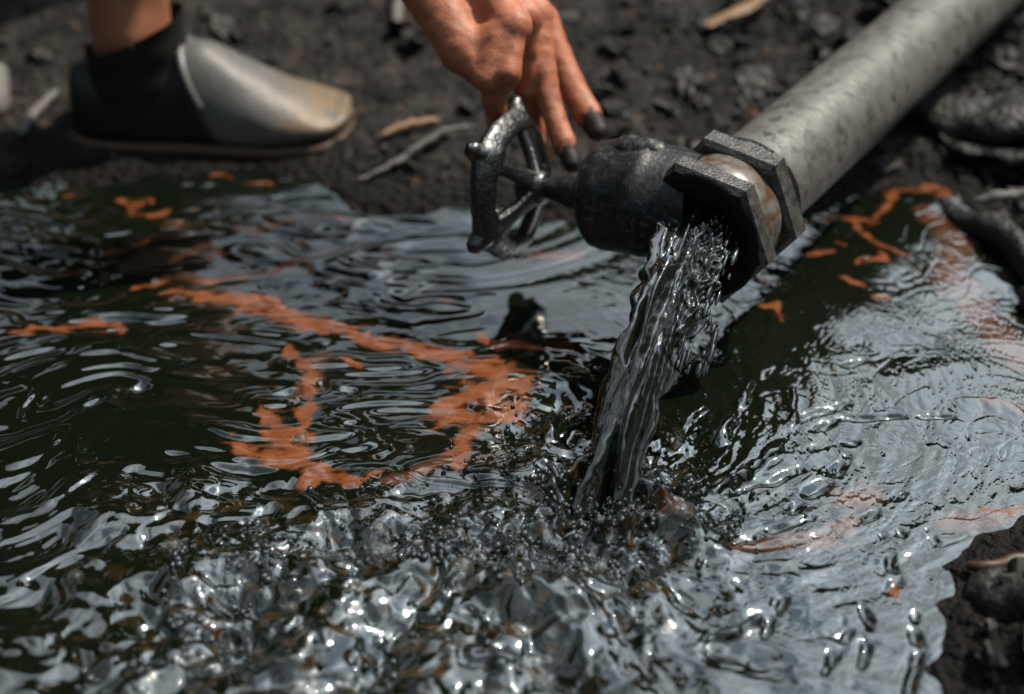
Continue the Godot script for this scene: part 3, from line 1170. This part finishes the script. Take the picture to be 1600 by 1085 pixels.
# ---------------------------------------------------------------- the person
func build_person() -> void:
	var foot := Vector3(-0.295, 0.012, -1.012)
	var g := base("person", Vector3(foot.x, 0.0, foot.z))
	tag(g, "person in dark clothes and grey rubber shoes bending to reach for the handwheel", "person")
	# --- right hand, seen from the side of its little finger
	var wrist := deep(700, -92, 0.935)
	var lit := deep(803, 40, 0.888)
	var rng_m := deep(822, 26, 0.908)
	var mid := deep(838, 22, 0.928)
	var ind := deep(846, 32, 0.948)
	var fingers := [
		[lit, deep(793, 116, 0.884), deep(772, 150, 0.900), deep(777, 205, 0.926), 0.0088, 0.0082, 0.0078, 0.0066],
		[rng_m, deep(822, 140, 0.930), deep(837, 200, 0.948), deep(849, 246, 0.952), 0.0095, 0.0078, 0.0068, 0.0058],
		[mid, deep(857, 158, 0.926), deep(880, 220, 0.920), deep(894, 256, 0.918), 0.0095, 0.0080, 0.0073, 0.0062],
		[ind, deep(889, 130, 0.946), deep(917, 176, 0.940), deep(934, 204, 0.937), 0.0112, 0.0096, 0.0088, 0.0076],
	]
	var bones := []
	for f in fingers:
		bones.append([f[0], f[1], f[4], f[5]])
		bones.append([f[1], f[2], f[5], f[6]])
		bones.append([f[2], f[3], f[6], f[7]])
		bones.append([wrist.lerp(f[0], 0.25), f[0], 0.0155, 0.0112])
	bones.append([deep(778, 62, 0.888), deep(760, 122, 0.886), 0.0100, 0.0088])
	# heel of the hand and the thumb on its far side
	bones.append([deep(660, -30, 0.905), deep(724, 78, 0.898), 0.0185, 0.0155])
	bones.append([deep(724, 78, 0.898), deep(756, 118, 0.890), 0.0150, 0.0095])
	bones.append([deep(742, 84, 0.898), lit, 0.0140, 0.0110])
	bones.append([deep(700, -60, 0.915), deep(790, 50, 0.905), 0.021, 0.0140])
	bones.append([deep(735, -30, 0.94), deep(800, 62, 0.965), 0.0165, 0.0130])
	bones.append([deep(800, 62, 0.965), deep(828, 122, 0.972), 0.0125, 0.0102])
	bones.append([deep(828, 122, 0.972), deep(842, 166, 0.962), 0.0100, 0.0080])
	# wrist and the start of the forearm
	var elbow := wrist + Vector3(-0.10, 0.215, -0.03)
	var wr2 := wrist.lerp(elbow, 0.35)
	bones.append([wrist + Vector3(0, 0, 0.010), wr2 + Vector3(0, 0, 0.010), 0.024, 0.026])
	bones.append([wrist - Vector3(0, 0, 0.012), wr2 - Vector3(0, 0, 0.012), 0.022, 0.026])
	var oily := [fingers[3][3], fingers[2][3]]
	var n_skin := noise(60.0, 71, 3)
	var n_blot := noise(160.0, 72, 2)
	var hand_paint := func(v: Vector3) -> Color:
		var t := 0.5 + 0.5 * n_skin.get_noise_3dv(v)
		var c := Color(0.27, 0.082, 0.038).lerp(Color(0.38, 0.145, 0.078), t)
		var blot := n_blot.get_noise_3dv(v)
		c = c.lerp(Color(0.05, 0.025, 0.015), 0.5 * smoothstep(0.2, 0.5, n_skin.get_noise_3dv(v * 1.7) + 0.3 * blot))
		for q in fingers:
			var d: float = v.distance_to(q[0])
			c = c.lerp(Color(0.36, 0.12, 0.08), 0.5 * smoothstep(0.022, 0.006, d))
			d = v.distance_to(q[1])
			c = c.lerp(Color(0.22, 0.06, 0.035), 0.55 * smoothstep(0.013, 0.007, d))
			var run: float = (v - q[1]).dot((q[2] - q[0]).normalized())
			if d < 0.014:
				c = c.lerp(Color(0.09, 0.03, 0.018), 0.6 * pow(maxf(0.0, cos(run * 2200.0)), 3.0) * smoothstep(0.0045, 0.002, absf(run)))
		for q in oily:
			var d: float = v.distance_to(q) + 0.006 * n_blot.get_noise_3dv(v)
			c = c.lerp(Color(0.012, 0.010, 0.010), smoothstep(0.0155, 0.0125, d))
		return c
	var hand := skin(bones, 0.0021, 0.0012, hand_paint, 0.0006, 120.0)
	# --- the rest of the body, rough but whole, above and outside the picture
	var ankle := Vector3(-0.290, 0.085, -1.014)
	var knee := Vector3(-0.265, 0.47, -1.05)
	var hip := Vector3(-0.62, 0.56, -1.12)
	var hip2 := Vector3(-0.62, 0.56, -1.28)
	var ankle2 := Vector3(-0.505, 0.085, -1.324)
	var knee2 := Vector3(-0.44, 0.48, -1.36)
	var chest := Vector3(-0.26, 0.78, -1.18)
	var neck := Vector3(-0.12, 0.86, -1.17)
	var head := Vector3(-0.03, 0.93, -1.15)
	var sh := Vector3(-0.20, 0.79, -1.02)
	var sh2 := Vector3(-0.20, 0.79, -1.34)
	var elbow2 := Vector3(-0.16, 0.54, -1.40)
	var wrist2 := Vector3(-0.30, 0.47, -1.30)
	var bb := [
		[ankle, ankle.lerp(knee, 0.28), 0.026, 0.033], [ankle.lerp(knee, 0.28), ankle.lerp(knee, 0.7) + Vector3(-0.012, 0, 0), 0.033, 0.045], [ankle.lerp(knee, 0.7), knee, 0.048, 0.05],
		[ankle, Vector3(-0.295, 0.05, -1.014), 0.024, 0.022],
		[ankle + Vector3(0.006, 0.004, 0.022), ankle + Vector3(0.006, 0.006, 0.024), 0.012, 0.012], [ankle + Vector3(-0.026, -0.02, 0.0), ankle + Vector3(-0.022, 0.06, 0.0), 0.005, 0.007], [knee, hip, 0.055, 0.082], [ankle2, knee2, 0.026, 0.05], [ankle2, ankle2 + Vector3(-0.005, -0.04, 0.0), 0.024, 0.022], [knee2, hip2, 0.055, 0.082],
		[hip.lerp(hip2, 0.3), chest + Vector3(-0.1, -0.03, 0.05), 0.11, 0.11], [hip.lerp(hip2, 0.7), chest + Vector3(-0.1, -0.03, -0.05), 0.11, 0.11],
		[chest + Vector3(0, 0, 0.07), chest + Vector3(0, 0, -0.07), 0.10, 0.10], [chest, neck, 0.07, 0.05], [neck, head, 0.05, 0.055],
		[head, head + Vector3(0.03, -0.03, 0), 0.078, 0.07], [head + Vector3(0.03, 0.02, 0), head + Vector3(-0.035, 0.035, 0), 0.08, 0.082],
		[head + Vector3(0.095, -0.03, 0), head + Vector3(0.088, -0.055, 0), 0.012, 0.016], [head + Vector3(0.065, -0.09, 0), head + Vector3(0.07, -0.095, 0), 0.03, 0.028],
		[head + Vector3(0.0, -0.01, 0.078), head + Vector3(-0.01, -0.04, 0.08), 0.016, 0.012], [head + Vector3(0.0, -0.01, -0.078), head + Vector3(-0.01, -0.04, -0.08), 0.016, 0.012],
		[chest + Vector3(0, 0, 0.08), sh, 0.075, 0.058], [chest + Vector3(0, 0, -0.08), sh2, 0.075, 0.058],
		[sh, elbow, 0.048, 0.036], [elbow, wr2, 0.038, 0.028], [wr2, wrist.lerp(wr2, 0.6), 0.027, 0.026],
		[sh2, elbow2, 0.048, 0.036], [elbow2, wrist2, 0.036, 0.025], [wrist2, wrist2 + Vector3(-0.05, -0.03, 0.03), 0.026, 0.024],
	]
	for f in [[-0.02, -0.05], [-0.005, -0.06], [0.01, -0.058], [0.025, -0.045]]:
		bb.append([wrist2 + Vector3(-0.05, -0.03, 0.03), wrist2 + Vector3(-0.11, f[1] - 0.03, 0.03 + f[0] * 1.4), 0.012, 0.008])
	var plain := func(v: Vector3) -> Color:
		return Color(0.29, 0.115, 0.066)
	var body := skin(bb, 0.012, 0.006, plain)
	var both := ArrayMesh.new()
	for m in [hand, body]:
		both.add_surface_from_arrays(Mesh.PRIMITIVE_TRIANGLES, m.surface_get_arrays(0))
	put("body", both, mats["skin"], g)
	# --- clothes
	var sh_mid := sh.lerp(elbow, 0.55)
	put("shirt", skin([[hip.lerp(hip2, 0.25) + Vector3(0.06, 0.04, 0), chest + Vector3(-0.1, -0.03, 0.05), 0.125, 0.125], [hip.lerp(hip2, 0.75) + Vector3(0.06, 0.04, 0), chest + Vector3(-0.1, -0.03, -0.05), 0.125, 0.125],
		[chest + Vector3(0, 0, 0.07), chest + Vector3(0, 0, -0.07), 0.115, 0.115], [chest, neck - Vector3(0.03, 0.02, 0), 0.09, 0.065], [chest + Vector3(0, 0, 0.08), sh, 0.09, 0.07], [chest + Vector3(0, 0, -0.08), sh2, 0.09, 0.07],
		[sh, sh_mid, 0.065, 0.06], [sh2, sh2.lerp(elbow2, 0.55), 0.065, 0.06]], 0.014, 0.010, null, 0.006, 14.0), mats["black cloth"], g)
	put("trousers", skin([[hip, hip2, 0.115, 0.115], [hip, hip.lerp(knee, 0.5), 0.10, 0.085], [hip.lerp(knee, 0.5), knee, 0.085, 0.075], [knee, knee.lerp(ankle, 0.35), 0.075, 0.07],
		[hip2, knee2, 0.10, 0.075], [knee2, knee2.lerp(ankle2, 0.35), 0.075, 0.07], [hip.lerp(hip2, 0.5), hip.lerp(hip2, 0.5) + Vector3(0.08, 0.06, 0), 0.13, 0.125]], 0.014, 0.010, null, 0.006, 14.0), mats["black cloth"], g)
	put("hair", skin([[head + Vector3(-0.01, 0.045, 0.0), head + Vector3(-0.05, 0.03, 0), 0.085, 0.085], [head + Vector3(0.05, 0.055, 0), head + Vector3(0.0, 0.07, 0), 0.055, 0.065]], 0.012, 0.008, null, 0.006, 40.0), mats["hair"], g)
	build_shoe(g, Vector3.ZERO, true)
	build_shoe(g, Vector3(-0.215, 0.0, -0.31), false)

# a slip-on rubber shoe: sections from heel to toe
func build_shoe(g: Node3D, off: Vector3, near: bool) -> void:
	var gy := 0.008
	var z0 := -1.012
	# x, half width, top, bottom
	var sec := [[-0.346, 0.006, 0.044, 0.018], [-0.342, 0.022, 0.056, 0.008], [-0.328, 0.031, 0.062, 0.006], [-0.300, 0.035, 0.068, 0.005], [-0.270, 0.036, 0.070, 0.005], [-0.250, 0.037, 0.077, 0.005], [-0.232, 0.039, 0.075, 0.005],
		[-0.206, 0.042, 0.060, 0.005], [-0.180, 0.043, 0.044, 0.005], [-0.155, 0.040, 0.032, 0.006], [-0.140, 0.033, 0.026, 0.007], [-0.131, 0.022, 0.025, 0.009], [-0.126, 0.007, 0.017, 0.011]]
	var rows := []
	for i in sec.size() - 1:
		for k in 5:
			var t := k / 5.0
			var r := []
			for q in 4:
				r.append(cubic_interpolate(sec[i][q], sec[i + 1][q], sec[maxi(i - 1, 0)][q], sec[mini(i + 2, sec.size() - 1)][q], t))
			rows.append(r)
	rows.append(sec[-1])
	var nu := 36
	var n := noise(60.0, 81, 3)
	var p := PackedVector3Array()
	var c := PackedColorArray()
	for r in rows:
		for i in nu:
			var a := TAU * i / nu
			var ca := cos(a)
			var sa := sin(a)
			var y: float
			var w: float = signf(ca) * pow(absf(ca), 0.8) * r[1]
			if sa >= 0.0:
				y = lerpf(r[3] + 0.012, r[2], pow(sa, 0.85))
				w *= 1.0 - 0.25 * sa * sa
			else:
				y = lerpf(r[3] + 0.012, r[3], pow(-sa, 0.5))
			var v := Vector3(r[0], y + gy - 0.006, z0 + w) + off
			v += Vector3(0, 1, 0) * 0.0012 * n.get_noise_3dv(v * 0.5)
			p.append(v)
			var tone := 0.5 + 0.5 * n.get_noise_3dv(v)
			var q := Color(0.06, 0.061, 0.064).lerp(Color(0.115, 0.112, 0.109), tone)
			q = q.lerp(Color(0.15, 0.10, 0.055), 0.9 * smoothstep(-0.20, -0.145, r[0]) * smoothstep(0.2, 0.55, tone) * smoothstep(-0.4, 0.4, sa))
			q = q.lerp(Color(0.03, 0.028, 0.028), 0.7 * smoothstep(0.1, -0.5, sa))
			var cut: float = -0.252 + 0.42 * (0.070 - y) + 0.004 * n.get_noise_3dv(v)
			q = q.lerp(Color(0.010, 0.011, 0.011), smoothstep(cut + 0.004, cut - 0.004, r[0]))
			c.append(q)
	var shoe := Node3D.new()
	shoe.name = "shoe"
	g.add_child(shoe, true)
	shoe.position = -g.position
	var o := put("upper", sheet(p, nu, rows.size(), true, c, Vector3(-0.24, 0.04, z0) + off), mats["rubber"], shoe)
	o.position = Vector3.ZERO
	# rolled lip over the instep
	var lip := []
	for k in 9:
		var a := PI * k / 8.0
		lip.append(Vector3(-0.254 + 0.016 * (1.0 - sin(a)), 0.040 + 0.036 * sin(a), z0 + 0.036 * cos(a)) + off + Vector3(0, gy - 0.006, 0))
	o = put("instep_lip", tube(lip, [0.002, 0.0025, 0.003, 0.0032, 0.0032, 0.0032, 0.003, 0.0025, 0.002], 12, 0.1, 40.0, 82, 4), mats["lip"] if mats.has("lip") else mat("lip", lin(0.11, 0.11, 0.11), 0.4), shoe)
	o.position = Vector3.ZERO
	# sole
	var s := PackedVector3Array()
	for r in rows:
		for i in 16:
			var a := TAU * i / 16
			var yy: float = r[3] - 0.002 + (0.006 if sin(a) > 0 else -0.009) * pow(absf(sin(a)), 0.4)
			s.append(Vector3(r[0] * 1.0 + 0.002 * (1 if r[0] > -0.2 else -1), yy + gy - 0.006, z0 + signf(cos(a)) * pow(absf(cos(a)), 0.5) * (r[1] + 0.003)) + off)
	o = put("sole", sheet(s, 16, rows.size(), true, PackedColorArray(), Vector3(-0.24, gy, z0) + off), mats["sole"] if mats.has("sole") else mat("sole", lin(0.045, 0.024, 0.012), 0.6), shoe)
	o.position = Vector3.ZERO
	# sock, cut on a slant across the ankle
	var q := PackedVector3Array()
	for j in 14:
		var t := j / 13.0
		for i in 28:
			var a := TAU * i / 28
			var topy := 0.089 + 0.016 * cos(a)
			var y := lerpf(0.040, topy, t)
			var rad := lerpf(0.042, 0.0392, smoothstep(0.0, 0.6, t)) * (1.0 + 0.015 * sin(y * 260.0))
			q.append(Vector3(-0.290 + cos(a) * rad, y, z0 - 0.002 + sin(a) * rad * 0.92) + off)
	o = put("sock", sheet(q, 28, 14, true, PackedColorArray(), Vector3(-0.290, 0.09, z0) + off), mats["sock"], g)

# ---------------------------------------------------------------- things lying on the bank
func lie(px: float, py: float, h := 0.0) -> Vector3:
	var p := on(px, py, 0.015)
	return Vector3(p.x, ground_height(p.x, p.z) + h, p.z)

func log_thing(n: String, label: String, category: String, pts: Array, radii: Array, m: String, rough := 0.35, freq := 50.0, s := 1, squash := 1.0) -> void:
	tag(put(n, tube(pts, radii, 18, rough, freq, s, 8, squash), mats[m]), label, category)

func build_bank_things() -> void:
	log_thing("charred_log", "charred log lying under the right side of the pipe", "log", [lie(1380, 150, 0.006), lie(1470, 190, 0.012), lie(1560, 215, 0.016), lie(1690, 240, 0.016)], [0.014, 0.022, 0.028, 0.03], "wood", 0.7, 22.0, 401, 0.7)
	log_thing("black_root", "smooth black root curving down the right shore", "root", [lie(1478, 285, 0.004), lie(1510, 315, 0.008), lie(1555, 345, 0.010), lie(1610, 390, 0.008), lie(1680, 470, 0.006)], [0.006, 0.009, 0.011, 0.012, 0.012], "wood", 0.25, 40.0, 402)
	log_thing("split_branch", "split branch with a pale upper edge beside the black root", "branch", [lie(1530, 305, 0.012), lie(1570, 315, 0.018), lie(1640, 335, 0.02)], [0.004, 0.006, 0.007], "pale wood", 0.8, 60.0, 403, 0.5)
	log_thing("branch", "thin grey branch between the charred log and the root", "branch", [lie(1490, 235, 0.010), lie(1545, 250, 0.016), lie(1640, 275, 0.02)], [0.005, 0.009, 0.010], "wood", 0.8, 36.0, 404, 0.6)
	log_thing("grey_stick", "long grey stick on the bank left of the handwheel", "stick", [lie(560, 262, 0.002), lie(620, 246, 0.005), lie(690, 226, 0.007), lie(742, 212, 0.006)], [0.0015, 0.0030, 0.0022, 0.0012], "pale wood", 0.8, 130.0, 405)
	log_thing("pale_twig", "short pale twig at the heel of the shoe", "twig", [lie(32, 204, 0.004), lie(58, 184, 0.006), lie(90, 160, 0.007)], [0.004, 0.004, 0.003], "pale wood", 0.3, 90.0, 406)
	log_thing("pale_twig", "pale upright twig beside the wrist, above the toe of the shoe", "twig", [lie(620, 55, 0.002), lie(624, 35, 0.012), lie(632, 12, 0.02)], [0.005, 0.0045, 0.004], "pale wood", 0.3, 90.0, 407)
	log_thing("pale_stone", "pale rounded stone at the left edge of the picture", "stone", [lie(-8, 178, 0.006), lie(-6, 140, 0.012)], [0.012, 0.013], "pale wood", 0.25, 40.0, 408)
	log_thing("broken_stick", "brown broken stick end on the mud at the lower right", "stick", [on(1516, 884, 0.007), on(1540, 886, 0.010), on(1600, 876, 0.012), on(1680, 872, 0.012)], [0.0026, 0.0032, 0.0036, 0.0036], "brown wood", 0.35, 90.0, 409)
	log_thing("mud_clod", "black ridged mud clod at the lower right corner", "mud clod", [on(1545, 925, 0.002), on(1600, 965, 0.002), on(1680, 1020, 0.002)], [0.013, 0.020, 0.024], "wood", 0.6, 40.0, 411)
	log_thing("black_stone", "round black stone half cut off by the right edge", "stone", [on(1612, 462, 0.006), on(1616, 474, 0.006)], [0.0085, 0.0085], "wood", 0.2, 120.0, 412)
	log_thing("dead_leaf", "curled orange-brown leaf on the dark rubble behind the valve", "leaf", [lie(1105, 76, 0.012), lie(1135, 66, 0.016), lie(1165, 56, 0.018), lie(1200, 42, 0.016)], [0.004, 0.006, 0.007, 0.004], "leaf" if mats.has("leaf") else mat("leaf", lin(0.17, 0.10, 0.05), 0.7).resource_name, 0.6, 120.0, 413, 0.3)
	log_thing("straw", "tan scrap of straw lying on the bank right of the shoe", "straw", [lie(600, 214, 0.006), lie(640, 206, 0.008), lie(680, 200, 0.007)], [0.003, 0.0045, 0.003], "leaf", 0.6, 120.0, 414, 0.3)

func chip_mesh(s: int, flat_y: float) -> ArrayMesh:
	var n := noise(1.1, s, 2)
	var p := PackedVector3Array()
	for j in 8:
		var v := PI * j / 7.0
		for i in 10:
			var a := TAU * i / 10
			var d := Vector3(sin(v) * cos(a), cos(v), sin(v) * sin(a))
			p.append(d * Vector3(1, flat_y, 0.7) * (1.0 + 0.9 * n.get_noise_3dv(d * 1.1)))
	var m := sheet(p, 10, 8, true, PackedColorArray(), Vector3.ZERO)
	var st := SurfaceTool.new()
	st.create_from(m, 0)
	st.deindex()
	var a := st.commit_to_arrays()
	a[Mesh.ARRAY_NORMAL] = null
	var v: PackedVector3Array = a[Mesh.ARRAY_VERTEX]
	var nn := PackedVector3Array()
	nn.resize(v.size())
	for t in range(0, v.size(), 3):
		var g := (v[t + 2] - v[t]).cross(v[t + 1] - v[t]).normalized()
		nn[t] = g
		nn[t + 1] = g
		nn[t + 2] = g
	var idx := PackedInt32Array(range(v.size()))
	return arrays(v, nn, idx)

func build_chips() -> void:
	var parts := [["mud_crumbs", chip_mesh(501, 0.7), 2600, 0.0015, 0.0055, "crumbs of dark mud scattered over the bank"], ["charcoal_chips", chip_mesh(502, 0.45), 1500, 0.003, 0.018, "flat charcoal chips littering the bank behind the pool"], ["stick_bits", chip_mesh(503, 0.3), 260, 0.004, 0.010, "short bits of stick and straw on the bank"]]
	for q in parts:
		var list: Array[Transform3D] = []
		var tint := PackedColorArray()
		var tries := 0
		while list.size() < q[2] and tries < 60000:
			tries += 1
			var x := rng.randf_range(-0.62, 0.66)
			var z := rng.randf_range(-1.62, -0.38)
			var sd := shore_at(x, z)
			if sd < 0.006 or absf(x + 0.24) < 0.13 and absf(z + 1.01) < 0.055:
				continue
			# more rubble on the right, behind the valve and beside the pipe
			if rng.randf() > 0.35 + 0.65 * smoothstep(-0.05, 0.2, x):
				continue
			var r := lerpf(q[3], q[4], pow(rng.randf(), 2.2))
			var s := Vector3(r, r, r)
			if q[0] == "stick_bits":
				s = Vector3(r * 1.6, r * 0.5, r * 0.35)
			var b := Basis.from_euler(Vector3(rng.randfn(0, 0.5), rng.randf() * TAU, rng.randfn(0, 0.5))) * Basis.from_scale(s)
			list.append(Transform3D(b, Vector3(x, ground_height(x, z) + r * 0.25, z)))
			var t := rng.randf()
			var c := Color(0.009, 0.009, 0.0095).lerp(Color(0.055, 0.052, 0.049), t * t * t)
			if q[0] == "stick_bits":
				c = Color(0.025, 0.022, 0.02).lerp(Color(0.11, 0.09, 0.07), t * t)
				if rng.randf() < 0.15:
					c = Color(0.25, 0.14, 0.06)
			tint.append(c)
		var o := many(q[0], q[1], list, mats["chips"], null, tint)
		kind(o, "stuff")
		o.set_meta("label", q[5])

# ---------------------------------------------------------------- bubbles
func build_bubbles() -> void:
	var big := [
		[590, 828, 17, "large clear bubble in the froth, back one of the touching pair"], [592, 856, 21, "large clear bubble in the froth, front one of the touching pair"],
		[268, 851, 15, "amber bubble alone on the dark oil at the left"], [720, 900, 20, "broad bubble in the middle of the foreground churn"],
		[470, 692, 13, "clear bubble on the lower tip of the orange streak"], [1478, 537, 20, "clear bubble resting on the smooth oil at the right"],
		[1060, 830, 20, "bubble at the right end of the churn, below the falling stream"], [812, 858, 11, "small bubble between the churn and the stream, above the broad bubble"],
		[452, 948, 12, "bubble in the bottom churn below the amber bubble"], [935, 880, 15, "bubble straight below the landing of the stream"],
		[640, 700, 7, "tiny bubble beside the orange streak's lower bend"], [1352, 408, 9, "small bubble on the orange patch below the pipe"],
		[404, 288, 8, "small bubble on the far orange patch under the shoe"], [118, 905, 12, "bubble at the far left of the foreground churn"],
	]
	var sp := sphere(28, 16)
	var o: MeshInstance3D = null
	for b in big:
		var at := on(b[0], b[1])
		at.y = water(at.x, at.z)
		var r: float = b[2] / 2750.0
		at.y += r * 0.15
		var m: MeshInstance3D
		if o == null:
			o = put("oil_bubble", sp, mats["big bubble"])
			m = o
		else:
			m = o.duplicate()
			m.name = numbered("oil_bubble")
			add_child(m)
		m.position = at
		m.scale = Vector3(r, r * 0.85, r)
		tag(m, b[3], "bubble", "large bubbles on the oil")
	for kindof in [["clear_froth", "bubble", 800, "clear froth of small bubbles over the churned oil"], ["oil_froth", "stream oil", 900, "glossy beads of oil among the froth"]]:
		var list: Array[Transform3D] = []
		var n := noise(34.0, 601, 3)
		var tries := 0
		while list.size() < kindof[2] and tries < 80000:
			tries += 1
			var x := rng.randf_range(-0.30, 0.16)
			var z := rng.randf_range(-0.66, -0.38)
			var k := int((z - PZ0) / CELL) * PNX + int((x - PX0) / CELL)
			if rng.randf() > chop_grid[k] * smoothstep(0.0, 0.5, n.get_noise_2d(x, z) - 0.3 + band(Vector2(x, z))) * 1.2:
				continue
			var r := 0.0004 + 0.0022 * pow(rng.randf(), 3.0)
			list.append(Transform3D(Basis.from_scale(Vector3(r, r * 0.9, r)), Vector3(x, hts[k] + r * 0.35, z)))
		var mm := many(kindof[0], sphere(12, 7), list, mats[kindof[1]])
		kind(mm, "stuff")
		mm.set_meta("label", kindof[3])

# ---------------------------------------------------------------- the wood that stands round the place; in the picture only the oil mirrors it
func build_wood() -> void:
	var n := noise(2.2, 701, 3)
	var p := PackedVector3Array()
	for j in 12:
		var v := PI * j / 11.0
		for i in 16:
			var a := TAU * i / 16
			var d := Vector3(sin(v) * cos(a), cos(v), sin(v) * sin(a))
			p.append(d * (1.0 + 0.55 * n.get_noise_3dv(d * 0.8)))
	var clump := sheet(p, 16, 12, true, PackedColorArray(), Vector3.ZERO)
	var list: Array[Transform3D] = []
	var tint := PackedColorArray()
	var skyline := noise(0.9, 702, 2)
	for k in 1500:
		var az := rng.randf() * TAU
		var dist := rng.randf_range(13.0, 22.0)
		var top := dist * (0.40 + 0.22 * skyline.get_noise_2d(cos(az) * 2.0, sin(az) * 2.0))
		var r := rng.randf_range(0.5, 1.5)
		var y := pow(rng.randf(), 0.8) * top
		list.append(Transform3D(Basis.from_euler(Vector3(rng.randf() * TAU, rng.randf() * TAU, 0)) * Basis.from_scale(Vector3(r, r * 0.8, r)), Vector3(sin(az) * dist, y, -cos(az) * dist)))
		tint.append(Color(0.016, 0.027, 0.014).lerp(Color(0.036, 0.05, 0.024), rng.randf()))
	var o := many("far_wood", clump, list, mats["chips"], null, tint)
	kind(o, "stuff")
	o.set_meta("label", "dark green wood standing round the clearing")
